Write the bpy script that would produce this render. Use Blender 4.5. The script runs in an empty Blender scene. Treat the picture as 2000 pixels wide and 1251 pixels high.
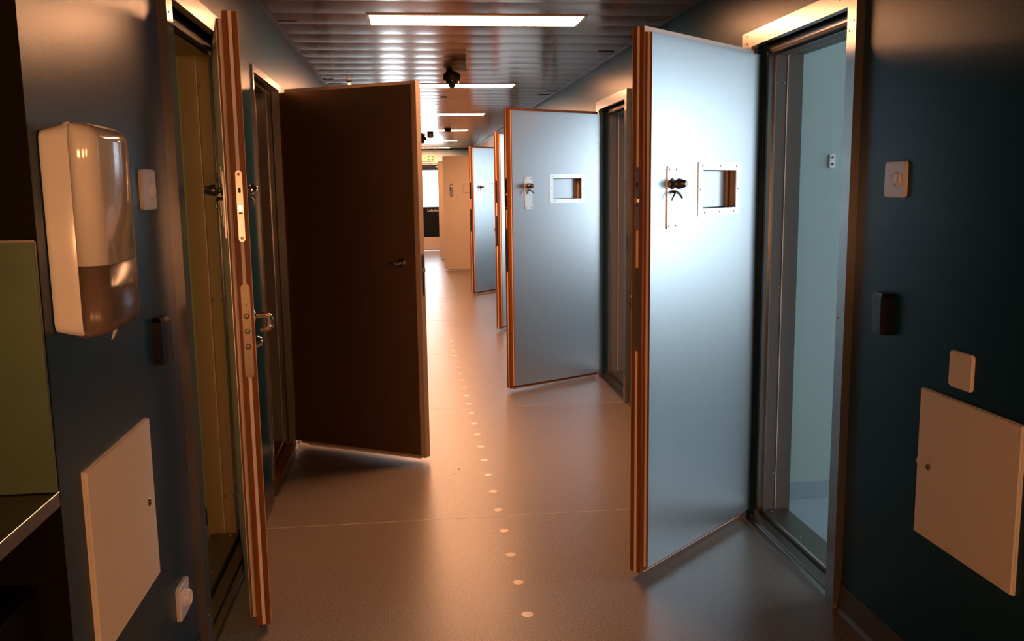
import bpy, bmesh, math, random
from mathutils import Vector, Matrix
random.seed(4)
C = bpy.context.scene.collection
SC = bpy.context.scene

# ------------------------------------------------------------------ camera, world, light, exposure
CAMZ = 1.5359
cam_d = bpy.data.cameras.new('camera'); cam = bpy.data.objects.new('camera', cam_d); C.objects.link(cam)
_f, _p, _y, _r = 1763.6, .1473, .1110, -.0139
cam_d.sensor_width = 36.0; cam_d.sensor_fit = 'HORIZONTAL'; cam_d.lens = _f / 2000 * 36
cam_d.clip_start = .05; cam_d.clip_end = 200
fw = Vector((math.sin(_y) * math.cos(_p), math.cos(_y) * math.cos(_p), -math.sin(_p)))
rt = Vector((math.cos(_y), -math.sin(_y), 0)); up = rt.cross(fw)
rt2 = rt * math.cos(_r) + up * math.sin(_r); up2 = up * math.cos(_r) - rt * math.sin(_r)
mm = Matrix((rt2, up2, -fw)).transposed().to_4x4(); mm.translation = Vector((0, 0, CAMZ))
cam.matrix_world = mm
SC.camera = cam

SC.view_settings.view_transform = 'Standard'; SC.view_settings.look = 'None'
SC.view_settings.gamma = 1; SC.view_settings.exposure = 0.0
SC.view_settings.use_curve_mapping = False
SC.cycles.max_bounces = 10; SC.cycles.diffuse_bounces = 5; SC.cycles.glossy_bounces = 5
SC.cycles.transmission_bounces = 8; SC.cycles.sample_clamp_indirect = 6.0
SC.cycles.use_denoising = True; SC.cycles.caustics_reflective = False; SC.cycles.caustics_refractive = False

W = bpy.data.worlds.new('sky'); SC.world = W; W.use_nodes = True
W.node_tree.nodes['Background'].inputs['Color'].default_value = (.66, .86, 1, 1)
W.node_tree.nodes['Background'].inputs['Strength'].default_value = 3.5

WARM = (1.0, .45, .21)
LUM = 78.0          # ceiling luminaires
def area(name, loc, direction, sx, sy, col, power):
    d = bpy.data.lights.new(name, 'AREA'); d.shape = 'RECTANGLE'; d.size = sx; d.size_y = sy
    d.color = col; d.energy = power
    o = bpy.data.objects.new(name, d); C.objects.link(o); o.location = loc
    o.rotation_euler = Vector(direction).to_track_quat('-Z', 'Y').to_euler()
    return o
DAY = (.74, .87, 1.0)
# daylight through the end window, the side light beside it and the window of every right-hand room
area('daylight_end_window', (.56, 22.62, 1.52), (0, -1, -.4), .62, .9, (.70, .87, 1), 27)
area('daylight_side_window', (-.28, 22.62, 1.3), (0, -1, -.4), .5, 1.6, (.70, .87, 1), 27)
ROOMS_R = [(3.045, 3.83, 4.083), (6.235, 7.00, 7.30), (9.42, 10.18, 10.48), (12.65, 13.41, 13.7)]
for i, (yn, yf, yw) in enumerate(ROOMS_R):
    area('daylight_room_window', (4.62, yf + .02 - (.55 if i else .2) , 1.55), (-1, 0, -.12), 1.1, 1.3, DAY, [36, 42, 70, 24][i])
area('daylight_room_window', (4.62, 2.35, 1.5), (-1, .25, -.1), .9, 1.3, (.68, .87, 1), 36)  # fill light behind the added second window of the nearest room
area('left_room_lamp', (-2.2, 3.0, 2.42), (0, 0, -1), .5, .5, (1, .68, .34), 9)

A_, B_, H_ = .7247, 1.5131, 2.4616      # left wall x=-A_, right wall x=B_, ceiling height
YEND = 22.35

# ------------------------------------------------------------------ materials
def mat(name, col, rough=.5, metal=0.0, spec=.5, noise=None, bump=None, coat=0, aniso=0, trans=0, emit=None, estr=0, ior=1.45, alpha=1):
    m = bpy.data.materials.new(name); m.use_nodes = True
    nt = m.node_tree; b = nt.nodes['Principled BSDF']
    b.inputs['Base Color'].default_value = (*col, 1); b.inputs['Roughness'].default_value = rough
    b.inputs['Metallic'].default_value = metal; b.inputs['Specular IOR Level'].default_value = spec
    b.inputs['Coat Weight'].default_value = coat; b.inputs['Coat Roughness'].default_value = .08
    b.inputs['Anisotropic'].default_value = aniso; b.inputs['IOR'].default_value = ior
    b.inputs['Transmission Weight'].default_value = trans; b.inputs['Alpha'].default_value = alpha
    if emit: b.inputs['Emission Color'].default_value = (*emit, 1); b.inputs['Emission Strength'].default_value = estr
    tc = nt.nodes.new('ShaderNodeTexCoord')
    if noise:      # (scale vec, amount, detail)
        sc, amt, det = noise
        mp = nt.nodes.new('ShaderNodeMapping'); mp.inputs['Scale'].default_value = sc
        n = nt.nodes.new('ShaderNodeTexNoise'); n.inputs['Scale'].default_value = 1; n.inputs['Detail'].default_value = det
        nt.links.new(tc.outputs['Object'], mp.inputs[0]); nt.links.new(mp.outputs[0], n.inputs['Vector'])
        mx = nt.nodes.new('ShaderNodeMix'); mx.data_type = 'RGBA'; mx.inputs[0].default_value = 1
        rp = nt.nodes.new('ShaderNodeMapRange'); rp.inputs[1].default_value = .3; rp.inputs[2].default_value = .7
        nt.links.new(n.outputs[0], rp.inputs[0]); nt.links.new(rp.outputs[0], mx.inputs[0])
        mx.inputs[6].default_value = (*[c * (1 - amt) for c in col], 1); mx.inputs[7].default_value = (*[min(1, c * (1 + amt)) for c in col], 1)
        nt.links.new(mx.outputs[2], b.inputs['Base Color'])
    if bump:
        sc, st, dist = bump
        mp = nt.nodes.new('ShaderNodeMapping'); mp.inputs['Scale'].default_value = sc
        n = nt.nodes.new('ShaderNodeTexNoise'); n.inputs['Scale'].default_value = 1; n.inputs['Detail'].default_value = 3
        nt.links.new(tc.outputs['Object'], mp.inputs[0]); nt.links.new(mp.outputs[0], n.inputs['Vector'])
        bp = nt.nodes.new('ShaderNodeBump'); bp.inputs['Strength'].default_value = st; bp.inputs['Distance'].default_value = dist
        nt.links.new(n.outputs[0], bp.inputs['Height']); nt.links.new(bp.outputs[0], b.inputs['Normal'])
    return m
M = {}
M['wall'] = mat('teal_wall_paint', (.0035, .040, .072), .30, spec=.17, bump=((140, 140, 140), .2, .0015))
M['wall_end'] = mat('end_wall_paint', (.30, .42, .50), .5)
M['room'] = mat('aqua_room_paint', (.37, .46, .44), .6)
M['room_l'] = mat('olive_room_paint', (.55, .52, .30), .6)
M['floor'] = mat('speckled_vinyl', (.19, .155, .135), .33, spec=.5, noise=((170, 170, 170), .55, 3), bump=((25, 25, 25), .06, .002))
M['skirt'] = mat('vinyl_skirting', (.07, .06, .055), .45, noise=((330, 330, 330), .3, 2))
M['skirt_room'] = mat('room_skirting', (.28, .36, .40), .45)
M['floor_room'] = mat('pale_room_vinyl', (.30, .35, .37), .35, noise=((300, 300, 300), .12, 2))
M['ceil'] = mat('ceiling_metal', (.17, .085, .046), .20, metal=.42, spec=.16)
M['ceil'].node_tree.nodes['Principled BSDF'].inputs['Specular Tint'].default_value = (1, .66, .48, 1)
M['ceil_dark'] = mat('ceiling_slot', (.03, .025, .02), .7)
M['steel'] = mat('brushed_steel', (.36, .345, .33), .27, metal=1, noise=((3, 3, 160), .04, 2))
M['casing'] = mat('casing_steel', (.29, .282, .275), .25, metal=.82, noise=((3, 3, 160), .04, 2))
M['steel_dull'] = mat('dull_steel', (.24, .21, .18), .38, metal=1)
M['steel_dark'] = mat('dark_steel', (.18, .16, .14), .35, metal=1)
M['chrome'] = mat('polished_chrome', (.70, .66, .62), .14, metal=1)
M['plate_edge'] = mat('bronzed_plate', (.22, .18, .13), .38, metal=.9)
M['lam'] = mat('satin_door_sheet', (.50, .515, .535), .39, metal=.94, noise=((90, 90, 90), .02, 2), bump=((300, 300, 300), .06, .0005))
M['lam_shaded'] = mat('shaded_door_sheet', (.33, .19, .11), .42, metal=.9)  # same door metal tinted darker, the dimness put into its colour
M['lam_outer'] = mat('beige_door_sheet', (.60, .50, .42), .45)
M['kick'] = mat('kick_plate', (.80, .70, .62), .5, metal=.5)
M['plate_bright'] = mat('pale_escutcheon', (.80, .78, .76), .38, metal=.9)
M['wood'] = mat('oiled_wood', (.24, .072, .008), .45, spec=.3, noise=((60, 60, 3), .28, 4))
M['strip'] = mat('pale_edge_strip', (.86, .74, .65), .5)
M['lining'] = mat('painted_lining', (.13, .12, .11), .45, spec=.4)
M['lining_l'] = mat('olive_lining', (.46, .31, .15), .5, spec=.4)
M['gasket'] = mat('black_gasket', (.012, .011, .010), .55)
M['white'] = mat('white_plastic', (.80, .79, .77), .18, spec=.5, coat=.5)
M['white_gloss'] = mat('glossy_white_cover', (.80, .78, .75), .10, spec=.6, coat=1)
M['white_matt'] = mat('white_enamel', (.86, .80, .72), .42, noise=((200, 200, 200), .03, 2))

M['black'] = mat('black_plastic', (.006, .006, .008), .30, spec=.35)
M['blackp'] = mat('black_paint', (.006, .009, .013), .5, spec=.2)
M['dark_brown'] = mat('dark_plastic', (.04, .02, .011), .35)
M['beige'] = mat('beige_plastic', (.42, .33, .27), .4)
M['paper'] = mat('paper', (.78, .70, .62), .8)
M['yellow'] = mat('yellow_sticker', (.85, .60, .04), .5)
M['grey_ink'] = mat('grey_ink', (.30, .29, .28), .6)
M['brass'] = mat('brass_lock', (.50, .38, .18), .25, metal=1)
M['lum'] = mat('luminaire_diffuser', (.8, .8, .8), .4, emit=WARM, estr=LUM)
M['lum_frame'] = mat('luminaire_frame', (.75, .66, .60), .4)
M['green'] = mat('exit_green', (.02, .16, .05), .5)
M['cream'] = mat('exit_cream', (.85, .80, .48), .5)
def thin(name, tint, refl, rough=.03, haze=None):
    m = bpy.data.materials.new(name); m.use_nodes = True; nt = m.node_tree; nt.nodes.clear()
    o = nt.nodes.new('ShaderNodeOutputMaterial'); t = nt.nodes.new('ShaderNodeBsdfTransparent'); g = nt.nodes.new('ShaderNodeBsdfGlossy')
    t.inputs[0].default_value = (*tint, 1); g.inputs['Roughness'].default_value = rough; f0 = nt.nodes.new('ShaderNodeLayerWeight'); f0.inputs[0].default_value = .5; fp = nt.nodes.new('ShaderNodeMath'); fp.operation = 'POWER'; fp.inputs[1].default_value = 4; nt.links.new(f0.outputs['Facing'], fp.inputs[0]); f = nt.nodes.new('ShaderNodeMath'); f.operation = 'MULTIPLY_ADD'; f.inputs[1].default_value = .85; f.inputs[2].default_value = .04; nt.links.new(fp.outputs[0], f.inputs[0])
    a = nt.nodes.new('ShaderNodeMath'); a.operation = 'MULTIPLY'; a.inputs[1].default_value = refl; x = nt.nodes.new('ShaderNodeMixShader')
    nt.links.new(f.outputs[0], a.inputs[0]); nt.links.new(a.outputs[0], x.inputs[0]); nt.links.new(t.outputs[0], x.inputs[1]); nt.links.new(g.outputs[0], x.inputs[2]); 
    if haze:
        d = nt.nodes.new('ShaderNodeBsdfDiffuse'); d.inputs[0].default_value = (*haze, 1); y = nt.nodes.new('ShaderNodeMixShader'); y.inputs[0].default_value = .5
        nt.links.new(t.outputs[0], y.inputs[1]); nt.links.new(d.outputs[0], y.inputs[2]); nt.links.new(y.outputs[0], x.inputs[1])
    nt.links.new(x.outputs[0], o.inputs[0]); return m
M['glass'] = thin('window_glass', (.97, .98, .98), 1)
M['dot'] = mat('cream_dot', (.85, .74, .62), .4)
M['green_panel'] = mat('green_splash_panel', (.10, .15, .085), .24, metal=.3, noise=((3, 3, 3), .12, 2))
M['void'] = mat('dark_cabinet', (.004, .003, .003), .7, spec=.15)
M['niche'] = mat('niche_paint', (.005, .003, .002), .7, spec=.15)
M['cable'] = mat('dark_seal', (.03, .028, .026), .6)
M['dome'] = thin('clear_dome', (.9, .9, .9), 1)
M['smoke'] = thin('smoked_plastic', (.80, .72, .68), .45, .20, (.26, .20, .17))
M['inside'] = mat('dispenser_inside', (.40, .30, .25), .6)
M['weld'] = mat('weld_seam', (.50, .45, .42), .4)

# ------------------------------------------------------------------ helpers
class MB:
    def __init__(s): s.b = bmesh.new()
    def box(s, x0, x1, y0, y1, z0, z1, bev=0, seg=2):
        r = bmesh.ops.create_cube(s.b, size=1); vs = r['verts']
        for v in vs:
            v.co = Vector(((x0 + x1) / 2 + v.co.x * (x1 - x0), (y0 + y1) / 2 + v.co.y * (y1 - y0), (z0 + z1) / 2 + v.co.z * (z1 - z0)))
        if bev:
            es = list({e for v in vs for e in v.link_edges})
            bmesh.ops.bevel(s.b, geom=es, offset=bev, segments=seg, affect='EDGES', profile=.5)
        return s
    def lathe(s, prof, origin, axis, n=24):     # prof: [(radius, height along axis)]
        ax = Vector(axis).normalized(); t = Vector((0, 0, 1)) if abs(ax.z) < .9 else Vector((1, 0, 0))
        u = ax.cross(t).normalized(); w = ax.cross(u); o = Vector(origin); rings = []
        for r, h in prof:
            if r < 1e-6: rings.append([s.b.verts.new(o + ax * h)])
            else: rings.append([s.b.verts.new(o + ax * h + (u * math.cos(2 * math.pi * k / n) + w * math.sin(2 * math.pi * k / n)) * r) for k in range(n)])
        for a, b in zip(rings, rings[1:]):
            for k in range(n):
                k2 = (k + 1) % n
                if len(a) == 1 and len(b) == 1: continue
                if len(a) == 1: s.b.faces.new((a[0], b[k], b[k2]))
                elif len(b) == 1: s.b.faces.new((a[k], b[0], a[k2]))
                else: s.b.faces.new((a[k], b[k], b[k2], a[k2]))
        return s
    def cyl(s, r, h, origin, axis, n=24, bev=.0): 
        c = min(bev, r * .5)
        pr = [(0, 0), (r, 0), (r, h - c), (r - c, h), (0, h)] if c else [(0, 0), (r, 0), (r, h), (0, h)]
        return s.lathe(pr, origin, axis, n)
    def tube(s, pts, r, n=10):
        pts = [Vector(p) for p in pts]; rr = r if isinstance(r, (list, tuple)) else [r] * len(pts); rings = []
        for i, p in enumerate(pts):
            d = (pts[min(i + 1, len(pts) - 1)] - pts[max(i - 1, 0)]).normalized()
            t = Vector((0, 0, 1)) if abs(d.z) < .9 else Vector((1, 0, 0))
            if i == 0: u = d.cross(t).normalized()
            else: u = (u - d * u.dot(d)).normalized()
            w = d.cross(u)
            rings.append([s.b.verts.new(p + (u * math.cos(2 * math.pi * k / n) + w * math.sin(2 * math.pi * k / n)) * rr[i]) for k in range(n)])
        for a, b in zip(rings, rings[1:]):
            for k in range(n): s.b.faces.new((a[k], a[(k + 1) % n], b[(k + 1) % n], b[k]))
        s.b.faces.new(rings[0][::-1]); s.b.faces.new(rings[-1]); return s
    def prism(s, poly, d0, d1, ax):             # poly in the two remaining axes (order x,y,z), extruded along ax
        def P(a, b, d):
            return Vector((d, a, b)) if ax == 0 else Vector((a, d, b)) if ax == 1 else Vector((a, b, d))
        a = [s.b.verts.new(P(u, v, d0)) for u, v in poly]; b = [s.b.verts.new(P(u, v, d1)) for u, v in poly]
        s.b.faces.new(a); s.b.faces.new(b[::-1]); n = len(poly)
        for k in range(n): s.b.faces.new((a[k], b[k], b[(k + 1) % n], a[(k + 1) % n]))
        return s
    def build(s, name, m, parent=None, smooth=False, loc=(0, 0, 0)):
        bmesh.ops.recalc_face_normals(s.b, faces=s.b.faces)
        me = bpy.data.meshes.new(name); s.b.to_mesh(me); s.b.free()
        me.materials.append(m)
        if smooth:
            for p in me.polygons: p.use_smooth = True
            me.set_sharp_from_angle(angle=math.radians(35))
        o = bpy.data.objects.new(name, me); C.objects.link(o); o.location = loc
        if parent: o.parent = parent
        return o
def rrect(w, h, r, n=5, cx=0, cy=0):
    out = []
    for sx, sy, a0 in ((1, 1, 0), (-1, 1, 90), (-1, -1, 180), (1, -1, 270)):
        for k in range(n + 1):
            a = math.radians(a0 + 90 * k / n)
            out.append((cx + sx * (w / 2 - r) + r * math.cos(a), cy + sy * (h / 2 - r) + r * math.sin(a)))
    return out
def tag(o, label=None, cat=None, group=None, kind=None):
    if label: o['label'] = label
    if cat: o['category'] = cat
    if group: o['group'] = group
    if kind: o['kind'] = kind
    return o
def empty(name, loc, rz=0):
    o = bpy.data.objects.new(name, None); C.objects.link(o); o.location = loc; o.rotation_euler = (0, 0, rz); o.empty_display_size = .1
    return o
def copy_tree(o, parent=None):
    c = o.copy(); C.objects.link(c); c.parent = parent
    for ch in [x for x in SC.objects if x.parent == o]: copy_tree(ch, c)
    return c
def screw(parent, loc, axis, r=.0045, m='steel', name='screw', h=.0022):
    mb = MB(); mb.lathe([(r, -.0005), (r, h * .4), (r * .75, h), (0, h)], (0, 0, 0), axis, 14)
    o = mb.build(name, M[m], parent, smooth=True, loc=loc); return o

# ------------------------------------------------------------------ structure
WT = .18      # wall thickness
DOORS_R = [(3.045, 3.83), (6.235, 7.00), (9.42, 10.18), (12.65, 13.41), (16.56, 17.35), (19.50, 20.29)]
DOORS_L = [(2.985, 3.90), (4.555, 5.355), (8.2, 9.0)]
ZT = 2.075
def wall_with_doors(name, xa, xb, y0, y1, doors, label):
    mb = MB(); y = y0
    for (a, b) in doors:
        mb.box(xa, xb, y, a - .04, 0, 2.6); mb.box(xa, xb, a - .04, b + .04, ZT + .04, 2.6); y = b + .04
    mb.box(xa, xb, y, y1, 0, 2.6)
    return tag(mb.build(name, M['wall'], None), label, 'wall', kind='structure')
wall_with_doors('wall_right', B_, B_ + WT, .8, YEND, DOORS_R, 'dark teal wall along the right side of the corridor')
wall_with_doors('wall_left', -A_ - WT, -A_, 1.862, YEND, DOORS_L, 'dark teal wall along the left side of the corridor')
mb = MB(); mb.box(-1.9, 3.3, -1.85, -1.7, 0, 2.6); mb.box(3.2, 3.3, -1.7, .7, 0, 2.6); mb.box(B_ + WT, 3.3, .7, .8, 0, 2.6)
tag(mb.build('wall_back', M['room_l']), 'pale wall behind the viewpoint', 'wall', kind='structure')
# end wall with opening for the door and a side window
mb = MB(); EW = YEND
mb.box(-A_ - WT, -.55, EW, EW + .12, 0, 2.6); mb.box(-.55, B_ + WT, EW, EW + .12, 2.115, 2.6)
mb.box(1.13, B_ + WT, EW, EW + .12, 0, 2.115); mb.box(-.02, .12, EW, EW + .12, 0, 2.115); mb.box(-.55, -.02, EW, EW + .12, 0, .35)
tag(mb.build('wall_end', M['wall_end']), 'pale blue-grey wall closing the far end of the corridor', 'wall', kind='structure')

mb = MB(); mb.box(-A_ - .02, B_ + .02, -1.7, 23.2, -.1, 0); mb.box(B_ + .02, 3.3, -1.7, .8, -.1, 0)
mb.box(-1.9, -A_ - .02, -1.7, 1.9, -.1, 0)
fl = tag(mb.build('floor', M['floor']), 'grey-brown speckled vinyl floor of the corridor', 'floor', kind='structure')
for k in range(9):
    y = 4.06 + 2.13 * k
    mb = MB(); mb.box(-A_, B_, y - .0022, y + .0022, -.001, .0006); o = mb.build('weld_seam', M['weld'], fl)
mb = MB(); mb.box(B_ + .02, 4.6, .9, 23, -.1, -.001); tag(mb.build('floor_rooms_right', M['floor_room']), 'pale blue-grey vinyl floor inside the open rooms on the right', 'floor', kind='structure')
mb = MB(); mb.box(-3.4, -A_ - .02, 1.9, 10.5, -.1, -.001); tag(mb.build('floor_rooms_left', M['floor_room']), 'pale vinyl floor inside the rooms on the left', 'floor', kind='structure')

# corridor ceiling of slightly arched metal planks
mb = MB(); P0 = 5.085; PP = .33
mb_s = []
k0 = -24; k = k0
y = P0 + k0 * PP
lights_y = [5.244 + 3.30 * i for i in range(6)]
xs = [-A_, B_]
while y < YEND + .1:
    yc = y + PP / 2
    lit = any(abs(yc - ly) < .1 for ly in lights_y)
    spans = [(-A_, -.2), (1.011, B_)] if lit else [(-A_, B_)]
    for (xa, xb) in spans:
        n = 8; g = .0035; prev = None
        for q in range(n + 1):
            t = q / n; yy = y + g + (PP - 2 * g) * t; z = H_ - .0030 * (1 - (2 * t - 1) ** 2)
            cur = (mb.b.verts.new((xa, yy, z)), mb.b.verts.new((xb, yy, z)))
            if prev: mb.b.faces.new((prev[0], prev[1], cur[1], cur[0]))
            else: first = cur
            prev = cur
        for e, dy in ((first, 0), (prev, 0)):
            a = mb.b.verts.new(e[0].co + Vector((0, 0, .02))); b2 = mb.b.verts.new(e[1].co + Vector((0, 0, .02)))
            mb.b.faces.new((e[0], e[1], b2, a))
    y += PP
ce = tag(mb.build('ceiling', M['ceil'], smooth=True), 'corridor ceiling of brownish perforated metal planks', 'ceiling', kind='structure')
# perforation: fine dotted rows across every plank
nt = M['ceil'].node_tree; b = nt.nodes['Principled BSDF']
tc = [n for n in nt.nodes if n.type == 'TEX_COORD'][0]
sx = nt.nodes.new('ShaderNodeSeparateXYZ'); nt.links.new(tc.outputs['Object'], sx.inputs[0])
def wave(sock, per):
    m1 = nt.nodes.new('ShaderNodeMath'); m1.operation = 'MULTIPLY'; m1.inputs[1].default_value = 2 * math.pi / per; nt.links.new(sock, m1.inputs[0])
    m2 = nt.nodes.new('ShaderNodeMath'); m2.operation = 'SINE'; nt.links.new(m1.outputs[0], m2.inputs[0]); return m2
wx = wave(sx.outputs[0], .0075); wy = wave(sx.outputs[1], .0075)
mu = nt.nodes.new('ShaderNodeMath'); mu.operation = 'ADD'; nt.links.new(wx.outputs[0], mu.inputs[0]); nt.links.new(wy.outputs[0], mu.inputs[1])
gt = nt.nodes.new('ShaderNodeMath'); gt.operation = 'GREATER_THAN'; gt.inputs[1].default_value = 1.15; nt.links.new(mu.outputs[0], gt.inputs[0])
mx = nt.nodes.new('ShaderNodeMix'); mx.data_type = 'RGBA'; mx.inputs[6].default_value = (.17, .085, .046, 1); mx.inputs[7].default_value = (.03, .022, .018, 1)
nt.links.new(gt.outputs[0], mx.inputs[0]); nt.links.new(mx.outputs[2], b.inputs['Base Color'])
for (x, y) in ((-.66, 8.03), (-.62, 8.37), (1.42, 5.2), (1.40, 6.4), (1.43, 9.0), (1.41, 9.4), (-.64, 5.3)):
    mb = MB(); mb.box(x - .055, x + .055, y - .004, y + .004, H_ - .0045, H_ + .003); mb.build('slot', M['ceil_dark'], ce)
mb = MB(); mb.box(-3.5, 4.7, -3.2, YEND + .5, 2.602, 2.72); tag(mb.build('ceiling_slab', M['white_matt']), 'plain slab above the suspended ceiling and the side rooms', 'ceiling', kind='structure')
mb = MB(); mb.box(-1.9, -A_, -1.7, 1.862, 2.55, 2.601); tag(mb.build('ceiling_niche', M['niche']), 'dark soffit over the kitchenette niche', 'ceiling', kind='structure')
for nm, xa, xb, lb in (('trim_left', -A_, -A_ + .028, 'left'), ('trim_right', B_ - .028, B_, 'right')):
    mb = MB(); mb.box(xa, xb, 1.0 if nm == 'trim_left' else .8, YEND, H_ - .008, H_ - .002); o = mb.build(nm, M['steel_dark'])
    tag(o, f'thin dark metal edge strip where the ceiling meets the {lb} wall', 'ceiling trim', kind='structure')

# skirting
def skirt(name, x, s, gaps, y0, label):
    mb = MB(); y = y0
    pr = lambda a, b: mb.prism([(x, 0), (x + s * .02, 0), (x + s * .009, .012), (x + s * .005, .04), (x + s * .003, .10), (x, .10)], a, b, 1)
    for (a, b_) in gaps: pr(y, a); y = b_
    pr(y, YEND); tag(mb.build(name, M['skirt']), label, 'skirting', kind='structure')
skirt('baseboard_right', B_, -1, [(a - .11, b + .16) for a, b in DOORS_R], .8, 'coved brown vinyl skirting along the right wall')
skirt('baseboard_left', -A_, 1, [(a - .13, b + .12) for a, b in DOORS_L], 1.862, 'coved brown vinyl skirting along the left wall')

# side rooms
def room(n, xin, xout, y0, y1, m, windowy=None, msk='skirt_room', label='', added_window=None):
    mb = MB(); s = 1 if xout > xin else -1; t = .1
    xa, xb = sorted((xin, xout))
    mb.box(xa, xb, y1, y1 + t, 0, 2.6); mb.box(xa, xb, y0 - t, y0, 0, 2.6)
    xo = sorted((xout, xout + s * t))
    if windowy:
        wa, wb = windowy
        ws = ([added_window] if added_window else []) + [windowy]; yy = y0 - t
        for (p, q) in ws: mb.box(*xo, yy, p, 0, 2.6); mb.box(*xo, p, q, 0, .85); mb.box(*xo, p, q, 2.2, 2.6); yy = q
        mb.box(*xo, yy, y1 + t, 0, 2.6)
    else: mb.box(*xo, y0 - t, y1 + t, 0, 2.6)
    tag(mb.build(f'wall_room_{n}', m), label, 'wall', kind='structure')
    mb = MB(); mb.box(xa, xb, y1 - .006, y1, 0, .085); mb.box(xa, xb, y0, y0 + .006, 0, .085)
    tag(mb.build(f'baseboard_room_{n}', M[msk]), label.replace('walls', 'grey-blue skirting'), 'skirting', kind='structure')
    for wi, (wa, wb) in enumerate(ws if windowy else []):
        xw = xout + s * .05; root = empty(f'window_{n}{wi}', (xw, (wa + wb) / 2, .85)); hw = (wb - wa) / 2
        tag(root, label.replace('walls', ('window', 'wide window')[wi]), 'window', kind='structure')
        mb = MB(); f = .05
        mb.box(-.03, .03, -hw, -hw + f, 0, 1.35); mb.box(-.03, .03, hw - f, hw, 0, 1.35); mb.box(-.03, .03, -hw, hw, 0, f); mb.box(-.03, .03, -hw, hw, 1.35 - f, 1.35)
        mb.build('window_frame', M['white_matt'], root)
        mb = MB(); mb.box(-.004, .004, -hw + f, hw - f, f, 1.35 - f); mb.build('pane', M['glass'], root)
ords = ['nearest', 'second', 'third', 'fourth']
for i, (yn, yf, yw) in enumerate(ROOMS_R):
    wc = yf + .02 - (.55 if i else 0.0)
    room(i + 1, B_ + WT, 4.3, yw - 2.9, yw if i else 4.083, M['room'], (wc - .6, min(wc + .6, yw - .04)) if i else (3.0, 4.05), label=f'pale aqua walls of the {ords[i]} open room on the right', added_window=None if i else (1.85, 2.85))  # nearest room gets an unseen second window, added to brighten its far wall
room(5, -A_ - WT, -3.3, 2.0, 4.15, M['room_l'], None, 'skirt', label='olive walls of the nearest open room on the left')
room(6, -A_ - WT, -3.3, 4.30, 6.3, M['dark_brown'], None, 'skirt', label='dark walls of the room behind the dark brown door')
room(7, B_ + WT, 3.0, 16.3, 17.9, M['room'], None, label='walls of the unlit fifth room on the right')
room(8, B_ + WT, 3.0, 19.2, 20.9, M['room'], None, label='walls of the unlit sixth room on the right')
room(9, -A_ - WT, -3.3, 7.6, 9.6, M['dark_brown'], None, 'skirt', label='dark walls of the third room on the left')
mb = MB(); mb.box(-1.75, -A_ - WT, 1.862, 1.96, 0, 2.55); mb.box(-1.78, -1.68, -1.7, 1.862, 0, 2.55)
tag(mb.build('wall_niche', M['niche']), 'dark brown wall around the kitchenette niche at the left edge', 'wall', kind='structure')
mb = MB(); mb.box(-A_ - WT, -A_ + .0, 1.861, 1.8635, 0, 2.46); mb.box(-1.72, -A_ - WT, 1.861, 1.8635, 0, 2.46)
tag(mb.build('trim_niche', M['niche']), 'dark end lining of the left wall above the steel worktop', 'wall lining', kind='structure')

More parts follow.
